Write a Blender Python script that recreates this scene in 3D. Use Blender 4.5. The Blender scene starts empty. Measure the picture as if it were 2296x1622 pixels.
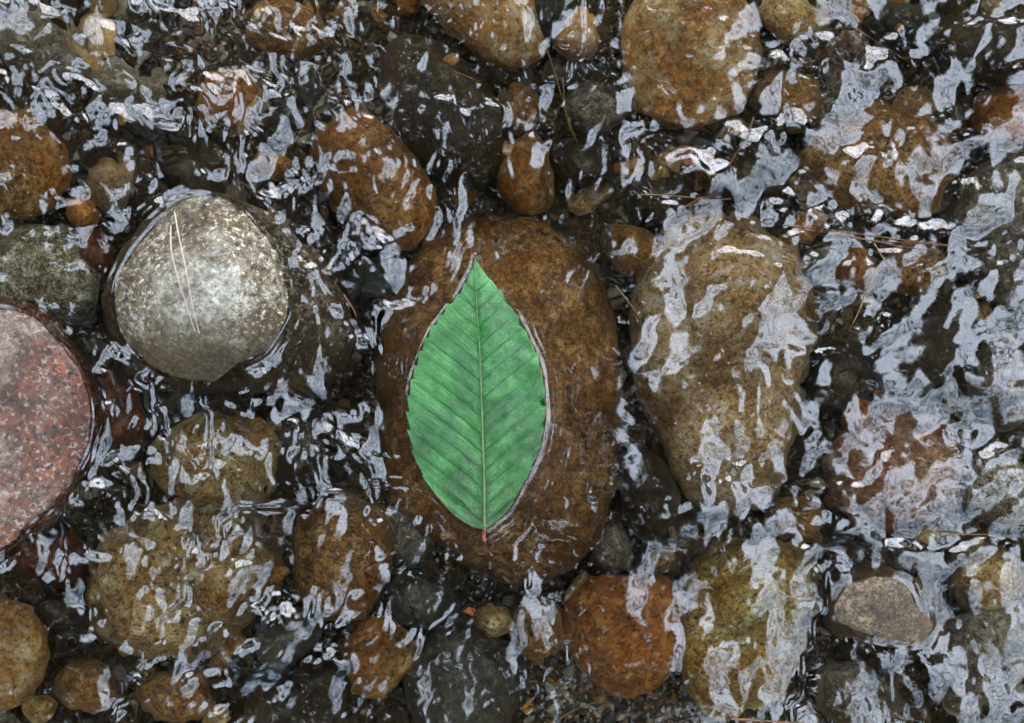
import bpy, math, random
import numpy as np
from mathutils import Vector

random.seed(7)
rng = np.random.default_rng(11)
S = bpy.context.scene
C = S.collection
R = math.radians

# ------------------------------------------------------------------ camera, light, exposure
WATER_IOR = 1.45
CAM_H = 1.0                 # metres above the water
K = 0.5 / 2296.0            # metres per traced pixel at the water surface
cam_d = bpy.data.cameras.new('camera')
cam = bpy.data.objects.new('camera', cam_d); C.objects.link(cam)
cam.location = (0, 0, CAM_H)
cam_d.sensor_width = 36.0
cam_d.lens = 36.0 * CAM_H / 0.5
cam_d.dof.use_dof = True; cam_d.dof.focus_distance = CAM_H+.004; cam_d.dof.aperture_fstop = 4.5
cam_d.clip_start = 0.01; cam_d.clip_end = 500
S.camera = cam

SUN_EL, SUN_AZ = R(53), R(15)     # azimuth clockwise from +Y (picture top)
w = bpy.data.worlds.new('World'); S.world = w; w.use_nodes = True
wn = w.node_tree; wn.nodes.clear()
wo = wn.nodes.new('ShaderNodeOutputWorld'); wb = wn.nodes.new('ShaderNodeBackground')
sk = wn.nodes.new('ShaderNodeTexSky'); sk.sky_type = 'NISHITA'; sk.sun_disc = False
sk.sun_elevation = SUN_EL; sk.sun_rotation = SUN_AZ
sk.air_density = 1.0; sk.dust_density = .5; sk.ozone_density = 1.0
hs = wn.nodes.new('ShaderNodeHueSaturation'); hs.inputs['Saturation'].default_value = 0.72; hs.inputs['Hue'].default_value = .487   # thin even overcast
wn.links.new(sk.outputs[0], hs.inputs['Color']); wn.links.new(hs.outputs[0], wb.inputs['Color'])
wb.inputs['Strength'].default_value = 0.15
wn.links.new(wb.outputs[0], wo.inputs[0])

sd = bpy.data.lights.new('sun', 'SUN'); sd.energy = 0.5; sd.angle = R(125); sd.color = (1, .94, .84)
so = bpy.data.objects.new('sun', sd); C.objects.link(so)
sdir = Vector((math.sin(SUN_AZ)*math.cos(SUN_EL), math.cos(SUN_AZ)*math.cos(SUN_EL), math.sin(SUN_EL)))
so.rotation_euler = sdir.to_track_quat('Z', 'Y').to_euler(); so.location = sdir*20

S.view_settings.view_transform = 'Standard'; S.view_settings.look = 'None'
S.view_settings.exposure = 3.2; S.view_settings.gamma = 1; S.view_settings.use_curve_mapping = False
S.render.engine = 'CYCLES'
cy = S.cycles
cy.use_denoising = True; cy.denoiser = 'OPENIMAGEDENOISE'
cy.denoising_input_passes = 'RGB_ALBEDO_NORMAL'; cy.denoising_prefilter = 'ACCURATE'
cy.max_bounces = 10; cy.diffuse_bounces = 2; cy.glossy_bounces = 4; cy.transmission_bounces = 8
cy.caustics_refractive = True; cy.caustics_reflective = True; cy.blur_glossy = 0.0
cy.sample_clamp_indirect = 12

# ------------------------------------------------------------------ numeric helpers
def _hash(i, j, k, s):
    i = i.astype(np.uint32); j = j.astype(np.uint32); k = k.astype(np.uint32)
    h = i*np.uint32(374761393) + j*np.uint32(668265263) + k*np.uint32(2147483647) + np.uint32((s*1274126177) & 0xffffffff)
    h = (h ^ (h >> np.uint32(13))) * np.uint32(1274126177)
    h = (h ^ (h >> np.uint32(16))) * np.uint32(2246822519)
    h = h ^ (h >> np.uint32(15))
    return h.astype(np.float64) / 4294967295.0*2-1
def noise3(p, s=0):
    p = np.asarray(p, float); f = np.floor(p); t = p-f; t = t*t*t*(t*(t*6-15)+10)
    i = f.astype(np.int64); r = 0
    for a in (0, 1):
        wa = t[..., 0] if a else 1-t[..., 0]
        for b in (0, 1):
            wb_ = t[..., 1] if b else 1-t[..., 1]
            for c in (0, 1):
                wc = t[..., 2] if c else 1-t[..., 2]
                r = r + wa*wb_*wc*_hash(i[..., 0]+a, i[..., 1]+b, i[..., 2]+c, s)
    return r
def fbm(p, oct=4, s=0, gain=.5):
    r = 0; a = 1.
    for o in range(oct):
        r = r + a*noise3(np.asarray(p)*(2.03**o), s+o*17); a *= gain
    return r
def noise2(x, y, s=0, oct=1, gain=.5):
    p = np.stack([x, y, np.full_like(x, .37)], -1)
    return fbm(p, oct, s, gain)

def P(dx, dy, z=0.0):
    """traced picture point (2296 wide) seen at height z -> metres in the place (refraction allowed for)"""
    s = (CAM_H - z)/CAM_H if z > 0 else (CAM_H + (-z)/WATER_IOR)/CAM_H
    return ((dx-1148)*K*s, (811-dy)*K*s, z)

def tag(o, label=None, cat=None, group=None, kind=None):
    if label: o['label'] = label
    if cat: o['category'] = cat
    if group: o['group'] = group
    if kind: o['kind'] = kind
    return o
def mesh_np(name, v, faces_q=None, faces_t=None, mat=None, parent=None, smooth=True):
    """v (n,3); quads (m,4) and / or triangles (m,3) -> one linked mesh object"""
    me = bpy.data.meshes.new(name)
    me.vertices.add(len(v)); me.vertices.foreach_set('co', np.asarray(v, np.float32).ravel())
    loops = []; starts = []; n = 0; tot = 0
    for f, k in ((faces_q, 4), (faces_t, 3)):
        if f is None or len(f) == 0: continue
        f = np.asarray(f, np.int32)
        loops.append(f.ravel()); starts.append(n + np.arange(len(f), dtype=np.int32)*k); n += f.size; tot += len(f)
    me.loops.add(n); me.loops.foreach_set('vertex_index', np.concatenate(loops))
    me.polygons.add(tot); me.polygons.foreach_set('loop_start', np.concatenate(starts))
    me.polygons.foreach_set('use_smooth', np.full(tot, smooth))
    me.update(calc_edges=True); me.validate()
    if mat: me.materials.append(mat)
    o = bpy.data.objects.new(name, me); C.objects.link(o)
    if parent: o.parent = parent
    return o
def grid_faces(nr, nc, wrap=False):
    i, j = np.meshgrid(np.arange(nr-1), np.arange(nc if wrap else nc-1), indexing='ij')
    j2 = (j+1) % nc
    return np.stack([i*nc+j, (i+1)*nc+j, (i+1)*nc+j2, i*nc+j2], -1).reshape(-1, 4)
def smooth_closed(pts, n=120):
    p = np.asarray(pts, float); m = len(p)
    t = np.arange(n)*m/n; i = t.astype(int); u = (t-i)[:, None]
    a, b, c, d = p[(i-1) % m], p[i % m], p[(i+1) % m], p[(i+2) % m]
    return .5*((2*b)+(-a+c)*u+(2*a-5*b+4*c-d)*u*u+(-a+3*b-3*c+d)*u**3)
def smooth_open(pts, n=60):
    p = np.asarray(pts, float); m = len(p); q = np.vstack([2*p[0]-p[1], p, 2*p[-1]-p[-2]])
    t = np.linspace(0, m-1-1e-6, n); i = t.astype(int); u = (t-i)[:, None]
    a, b, c, d = q[i], q[i+1], q[i+2], q[i+3]
    return .5*((2*b)+(-a+c)*u+(2*a-5*b+4*c-d)*u*u+(-a+3*b-3*c+d)*u**3)
def radial(pts, c, th):
    """outline radius round centre c for each angle th"""
    q = smooth_closed(pts, 240)-np.asarray(c); a = np.arctan2(q[:, 1], q[:, 0]); r = np.hypot(q[:, 0], q[:, 1])
    o = np.argsort(a); a = a[o]; r = r[o]
    a = np.concatenate([a-2*np.pi, a, a+2*np.pi]); r = np.concatenate([r, r, r])
    return np.interp(th, a, r)
def ell(cx, cy, rx, ry, ang=0, n=12, wob=.06, seed=0):
    g = np.random.default_rng(seed+int(cx*7+cy*13) % 9999); th = np.arange(n)*2*np.pi/n
    r = 1+g.normal(0, wob, n); a = math.radians(ang)
    x = rx*np.cos(th)*r; y = ry*np.sin(th)*r
    return np.stack([cx+x*math.cos(a)-y*math.sin(a), cy+x*math.sin(a)+y*math.cos(a)], -1)

# ------------------------------------------------------------------ materials
def nn(nt, t, **kw):
    n = nt.nodes.new(t)
    for k, v in kw.items(): setattr(n, k, v)
    return n
def new_mat(name):
    m = bpy.data.materials.new(name); m.use_nodes = True; nt = m.node_tree
    return m, nt, nt.nodes['Principled BSDF'], nt.nodes['Material Output']
def ramp(nt, fac, stops):
    r = nn(nt, 'ShaderNodeValToRGB'); nt.links.new(fac, r.inputs[0]); e = r.color_ramp.elements
    while len(e) < len(stops): e.new(.5)
    for k, (p, c) in enumerate(stops):
        e[k].position = p; e[k].color = (*c, 1) if len(c) == 3 else c
    return r.outputs[0]
def noise_n(nt, vec, scale, detail=4, rough=.6, dist=0.0):
    n = nn(nt, 'ShaderNodeTexNoise'); n.inputs['Scale'].default_value = scale; n.inputs['Detail'].default_value = detail
    n.inputs['Roughness'].default_value = rough; n.inputs['Distortion'].default_value = dist
    nt.links.new(vec, n.inputs['Vector']); return n.outputs['Fac']
def mix(nt, a, b, f, mode='MIX'):
    m = nn(nt, 'ShaderNodeMix', data_type='RGBA', blend_type=mode)
    for s, v in ((6, a), (7, b)):
        if isinstance(v, tuple): m.inputs[s].default_value = (*v, 1)
        else: nt.links.new(v, m.inputs[s])
    if isinstance(f, (int, float)): m.inputs[0].default_value = f
    else: nt.links.new(f, m.inputs[0])
    return m.outputs[2]

def rock_mat(name, dark, mid, light, stain=None, stain_amt=.5, speck=.5, scale=1., rough=.6, spec=.3, bump=1., seed=0., black=.45, gain=1.65, low=None, crown=None):
    wt = (1.10, .98, .80) if gain > 1.6 and name[:4] not in ('grey', 'slat', 'dark') else (1, 1, 1)
    dark = tuple(x*.8 for x in dark); light = tuple(x*1.12 for x in light)
    dark, mid, light = (tuple(min(.78, x*gain*t_) for x, t_ in zip(c, wt)) for c in (dark, mid, light)); stain = tuple(x*gain*t_ for x, t_ in zip(stain, wt)) if stain else None
    """dark/mid/light minerals, an algae or iron stain in patches, black and pale crystals"""
    m, nt, b, out = new_mat(name)
    tc = nn(nt, 'ShaderNodeTexCoord'); mp = nn(nt, 'ShaderNodeMapping'); mp.inputs['Location'].default_value = (seed, seed*1.7, seed*.3)
    nt.links.new(tc.outputs['Object'], mp.inputs[0]); v = mp.outputs[0]
    n1 = noise_n(nt, v, 170*scale, 10, .82, .12)
    col = ramp(nt, n1, [(.39, dark), (.50, mid), (.60, light)])
    if stain:
        n2 = noise_n(nt, v, 34*scale, 6, .68, .8)
        lo = .60-.38*stain_amt
        f = ramp(nt, n2, [(lo, (0, 0, 0)), (lo+.16, (1, 1, 1))])
        n2b = noise_n(nt, v, 330*scale, 4, .7)
        st = ramp(nt, n2b, [(.34, tuple(x*.35 for x in stain)), (.52, stain), (.68, tuple(min(1, x*1.75+.01) for x in stain))])
        col = mix(nt, col, st, f)
    n3 = noise_n(nt, v, 640*scale, 3, .7)
    col = mix(nt, col, light, ramp(nt, n3, [(.545, (0, 0, 0)), (.63, (speck,)*3)]))
    n4 = noise_n(nt, v, 520*scale, 4, .75, .5)
    col = mix(nt, col, (.008, .007, .005), ramp(nt, n4, [(.38, (black*1.7 if black < .58 else 1,)*3), (.485, (0, 0, 0))]))
    if crown:    # colour turns paler towards the top of the stone
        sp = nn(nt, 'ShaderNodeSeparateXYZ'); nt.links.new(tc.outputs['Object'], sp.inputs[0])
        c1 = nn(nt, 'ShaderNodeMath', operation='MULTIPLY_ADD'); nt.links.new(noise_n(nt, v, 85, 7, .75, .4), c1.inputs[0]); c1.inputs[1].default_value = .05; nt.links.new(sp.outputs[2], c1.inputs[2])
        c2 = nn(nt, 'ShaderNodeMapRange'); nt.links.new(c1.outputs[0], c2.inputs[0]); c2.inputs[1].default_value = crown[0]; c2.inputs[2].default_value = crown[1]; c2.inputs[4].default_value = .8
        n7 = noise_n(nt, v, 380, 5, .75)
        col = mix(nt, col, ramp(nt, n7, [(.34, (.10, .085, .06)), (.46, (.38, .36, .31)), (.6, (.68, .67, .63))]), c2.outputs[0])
    if low:      # darker brown speckled band towards the -Y flank of the stone
        sp = nn(nt, 'ShaderNodeSeparateXYZ'); nt.links.new(tc.outputs['Object'], sp.inputs[0])
        a1 = nn(nt, 'ShaderNodeMath', operation='MULTIPLY_ADD'); nt.links.new(sp.outputs[1], a1.inputs[0]); a1.inputs[1].default_value = 1.; a1.inputs[2].default_value = 0
        a2 = nn(nt, 'ShaderNodeMath', operation='MULTIPLY_ADD'); nt.links.new(noise_n(nt, v, 60, 6, .7, .6), a2.inputs[0]); a2.inputs[1].default_value = .018; nt.links.new(a1.outputs[0], a2.inputs[2])
        a3 = nn(nt, 'ShaderNodeMapRange'); nt.links.new(a2.outputs[0], a3.inputs[0]); a3.inputs[1].default_value = low[0]; a3.inputs[2].default_value = low[0]+.022; a3.inputs[3].default_value = .9; a3.inputs[4].default_value = 0
        n6 = noise_n(nt, v, 420, 4, .7)
        col = mix(nt, col, ramp(nt, n6, [(.36, tuple(x*.4 for x in low[2])), (.5, low[2]), (.64, tuple(x*2.1 for x in low[2]))]), a3.outputs[0])
    n5 = noise_n(nt, v, 14, 4, .6, .3)      # broad uneven tone of the stone itself
    col = mix(nt, col, ramp(nt, n5, [(.36, (.42, .36, .28)), (.60, (1.12, 1.1, 1.06))]), 1.0, 'MULTIPLY')
    nt.links.new(col, b.inputs['Base Color'])
    b.inputs['Roughness'].default_value = rough; b.inputs['Specular IOR Level'].default_value = spec
    bp = nn(nt, 'ShaderNodeBump'); bp.inputs['Strength'].default_value = .55*bump; bp.inputs['Distance'].default_value = .0024
    nt.links.new(noise_n(nt, v, 260*scale, 9, .75), bp.inputs['Height']); nt.links.new(bp.outputs[0], b.inputs['Normal'])
    return m
def plain_mat(name, c1, c2, scale=300, rough=.5, spec=.4, coat=0):
    m, nt, b, out = new_mat(name)
    tc = nn(nt, 'ShaderNodeTexCoord')
    n1 = noise_n(nt, tc.outputs['Object'], scale, 5, .65)
    nt.links.new(ramp(nt, n1, [(.35, c1), (.65, c2)]), b.inputs['Base Color'])
    b.inputs['Roughness'].default_value = rough; b.inputs['Specular IOR Level'].default_value = spec
    b.inputs['Coat Weight'].default_value = coat; b.inputs['Coat Roughness'].default_value = .1
    return m

M = {}
LOWZ = -.024
#                         dark               mid                light              stain
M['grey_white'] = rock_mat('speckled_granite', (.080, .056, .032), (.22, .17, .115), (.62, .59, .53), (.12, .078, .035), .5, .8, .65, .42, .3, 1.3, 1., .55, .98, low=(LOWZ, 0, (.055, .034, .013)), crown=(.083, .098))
M['pink']     = rock_mat('pink_granite', (.10, .060, .045), (.25, .175, .14), (.50, .43, .40), (.17, .046, .018), .6, .6, .55, .24, .55, 1.4, 4., .55, .88)
M['leafrock'] = rock_mat('brown_algae_rock', (.035, .019, .007), (.10, .061, .025), (.29, .19, .09), (.14, .07, .018), .4, .4, 1., .6, .3, 1, 2., .4)
M['golden']   = rock_mat('golden_rock', (.13, .08, .030), (.38, .27, .125), (.72, .63, .43), (.34, .17, .040), .42, .6, .75, .6, .3, 1, 3., .35)
M['orange']   = rock_mat('orange_rock', (.07, .034, .012), (.22, .115, .036), (.48, .34, .18), (.28, .12, .022), .5, .4, .9, .6, .3, 1, 5., .45)
M['rust']     = rock_mat('rusty_rock', (.045, .02, .006), (.13, .055, .012), (.26, .15, .05), (.19, .072, .010), .5, .2, .8, .6, .3, 1, 6., .45)
M['tan']      = rock_mat('tan_rock', (.085, .057, .025), (.28, .205, .105), (.58, .50, .34), (.22, .13, .04), .45, .5, .9, .6, .3, 1, 7., .5)
M['olive']    = rock_mat('olive_rock', (.08, .055, .018), (.25, .185, .070), (.54, .46, .25), (.22, .14, .03), .4, .5, 1., .6, .3, 1, 8., .5)
M['pale']     = rock_mat('pale_rock', (.12, .08, .035), (.38, .30, .17), (.70, .65, .52), (.26, .17, .06), .42, .7, .9, .6, .3, 1, 9., .45)
M['brown']    = rock_mat('brown_rock', (.04, .026, .012), (.13, .085, .036), (.36, .27, .14), (.17, .085, .022), .45, .4, .9, .6, .3, 1, 10., .5)
M['dark']     = rock_mat('dark_rock', (.014, .012, .008), (.034, .028, .018), (.095, .082, .055), (.045, .028, .011), .4, .3, 1., .55, .3, .8, 11., .35)
M['slate']    = rock_mat('slate_rock', (.014, .015, .012), (.034, .034, .027), (.085, .085, .07), (.03, .026, .015), .3, .2, 1., .5, .35, .6, 12., .3)
M['grey']     = rock_mat('grey_rock', (.055, .048, .036), (.13, .118, .095), (.34, .325, .29), (.09, .065, .035), .4, .6, 1., .5, .35, 1, 13., .5)
M['greygreen'] = rock_mat('grey_green_rock', (.04, .036, .020), (.115, .105, .070), (.36, .35, .29), (.12, .075, .025), .3, .8, 1.3, .6, .3, 1.2, 14., .8)
M['wet_brown_grey'] = rock_mat('wet_brown_grey_rock', (.04, .028, .015), (.11, .082, .052), (.32, .28, .22), (.09, .06, .03), .4, .5, 1., .28, .5, 1., 18., .5)
M['mauve']    = rock_mat('mauve_rock', (.10, .055, .045), (.25, .145, .105), (.46, .35, .31), (.16, .055, .03), .35, .4, .9, .6, .3, 1, 15., .4)
M['maroon']   = rock_mat('maroon_rock', (.02, .008, .005), (.06, .020, .010), (.14, .07, .045), (.085, .022, .008), .45, .2, .9, .55, .3, .8, 16., .4)
M['green_black'] = rock_mat('green_black_rock', (.006, .009, .007), (.016, .023, .018), (.05, .065, .055), None, 0, .1, 1., .5, .3, .6, 17., .3)

# ------------------------------------------------------------------ stones
STONES = []      # (outline in metres, top) for keeping small gravel sensible
def stone(name, label, pts, mat, ztop, zmid, waterline=None, apex=None, p=2.3, rough=1., nt_=84, nr=26, group=None, zlow=None, flat=False, cat='stone', q=None, tilt=(0, 0)):
    g = np.asarray(pts, float); c = g.mean(0) if apex is None else np.asarray(apex, float)
    th = np.linspace(-np.pi, np.pi, nt_, endpoint=False)
    Ro = radial(g, c, th)
    size = Ro.mean()*K
    seed = int(abs(c[0]*31+c[1]*17)) % 5000
    zlow = zmid-min(.03, size*.6) if zlow is None else zlow
    rows = []
    if waterline is not None:
        Rw = np.minimum(radial(waterline, c, th), Ro*.985)
        rr = []
        for u in np.linspace(.03, 1, nr): rr.append((u*Rw, np.full(nt_, ztop*(1-u**p))))
        for s in np.linspace(0, 1, nr//2+2)[1:]:
            rr.append((Rw+(Ro-Rw)*s**.8, np.full(nt_, zmid*s**1.9)))
    else:
        rr = []
        q = q or p
        for t in np.linspace(.04, 1, nr):
            u = math.sin(t*np.pi/2)
            rr.append((u*Ro, np.full(nt_, zmid+(ztop-zmid)*max(0, 1-u**p)**(1/q))))
    for s in np.linspace(0, 1, 8)[1:]:
        rr.append((Ro*math.cos(s*np.pi/2*.93), np.full(nt_, zmid+(zlow-zmid)*math.sin(s*np.pi/2))))
    V = []
    for (r, z) in rr:
        dx = c[0]+r*np.cos(th); dy = c[1]+r*np.sin(th)
        sc = np.where(z > 0, (CAM_H-z)/CAM_H, (CAM_H-z/WATER_IOR)/CAM_H)
        zz = z + (tilt[0]*(dx-c[0]) - tilt[1]*(dy-c[1]))*K*np.clip(1-(r/np.maximum(Ro, 1))**4, 0, 1)
        V.append(np.stack([(dx-1148)*K*sc, (811-dy)*K*sc, zz], -1))
    V = np.asarray(V); n_r = len(V)
    c0 = np.array(P(c[0], c[1], (ztop+zmid)/2))
    d = V-c0; L = np.linalg.norm(d, axis=-1, keepdims=True)+1e-9
    nz = fbm(V/(size*.9)+seed, 3, seed)*.085*size*rough + fbm(V/(size*.22)+seed, 3, seed+5)*.016*size*rough + fbm(V/.004, 2, seed+9)*.00022
    wgt = np.ones(n_r)
    if waterline is not None: nz = nz*.6
    dirn = d/L; dirn[..., :2] *= .75
    V = V+dirn*nz[..., None]*wgt[:, None, None]
    top = V[0].mean(0); bot = V[-1].mean(0)
    org = np.array([c0[0], c0[1], zlow])
    vv = np.vstack([V.reshape(-1, 3), top, bot])-org
    f = grid_faces(n_r, nt_, True)[:, ::-1]
    f = f[:, ::-1]
    it = n_r*nt_; j = np.arange(nt_); j2 = (j+1) % nt_
    tri = np.vstack([np.stack([np.full(nt_, it), j2*0+j, j2], -1)[:, [0, 1, 2]], np.stack([np.full(nt_, it+1), (n_r-1)*nt_+j2, (n_r-1)*nt_+j], -1)])
    o = mesh_np(name, vv, f, tri, M[mat] if isinstance(mat, str) else mat)
    o.location = org
    bmfix(o)
    tag(o, label, cat, group)
    STONES.append((g, zmid, ztop))
    return o
import bmesh
def bmfix(o):
    bm = bmesh.new(); bm.from_mesh(o.data); bmesh.ops.recalc_face_normals(bm, faces=bm.faces); bm.to_mesh(o.data); bm.free()

# emergent stones: outline under water + traced waterline
W_GREY = [(392, 462), (450, 448), (520, 458), (575, 500), (625, 560), (652, 640), (650, 700), (622, 752), (590, 795), (530, 825), (480, 856), (420, 856), (350, 828), (300, 780), (268, 720), (258, 650), (285, 580), (335, 515)]
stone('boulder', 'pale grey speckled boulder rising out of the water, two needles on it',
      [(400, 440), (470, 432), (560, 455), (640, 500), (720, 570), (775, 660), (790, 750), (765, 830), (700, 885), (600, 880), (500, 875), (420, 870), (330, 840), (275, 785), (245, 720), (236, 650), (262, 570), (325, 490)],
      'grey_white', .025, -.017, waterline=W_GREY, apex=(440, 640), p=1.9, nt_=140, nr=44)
W_PINK = [(-140, 720), (-40, 690), (50, 700), (120, 755), (180, 830), (205, 910), (200, 990), (160, 1075), (100, 1145), (20, 1205), (-60, 1240), (-160, 1180), (-220, 1050), (-230, 880)]
stone('boulder', 'pink and rust red granite boulder cut by the edge of the picture',
      [(-150, 690), (-40, 660), (70, 675), (150, 735), (212, 820), (240, 910), (232, 1000), (190, 1090), (120, 1175), (30, 1240), (-70, 1270), (-190, 1200), (-250, 1060), (-260, 870)],
      'pink', .019, -.034, waterline=W_PINK, apex=(-20, 960), p=1.9, nt_=130, nr=40)
W_SMALL = [(1880, 1350), (1925, 1305), (1985, 1292), (2035, 1312), (2060, 1360), (2072, 1405), (2050, 1436), (1990, 1438), (1930, 1425), (1885, 1392)]
stone('stone', 'smooth grey brown stone breaking the bright rippled water, waterline all round it',
      [(1860, 1340), (1900, 1290), (1980, 1265), (2060, 1290), (2110, 1350), (2130, 1420), (2080, 1465), (1990, 1460), (1910, 1440), (1860, 1400)],
      'wet_brown_grey', .004, -.035, waterline=W_SMALL, apex=(1975, 1370), p=2.4, nt_=110, nr=34)

# the boulder below the leaf: nearly flat top a millimetre or two under the surface
stone('boulder', 'broad brown boulder just under the surface with the green leaf lying above it',
      [(1100, 478), (1200, 488), (1290, 540), (1345, 620), (1382, 720), (1398, 850), (1388, 1000), (1372, 1130), (1335, 1235), (1250, 1305), (1140, 1312), (1050, 1275), (960, 1205), (885, 1120), (848, 1000), (838, 900), (858, 760), (895, 640), (955, 545), (1025, 495)],
      'leafrock', -.0022, -.040, apex=(1110, 880), p=3.4, q=2.2, rough=.45, nt_=150, nr=50)

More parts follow.
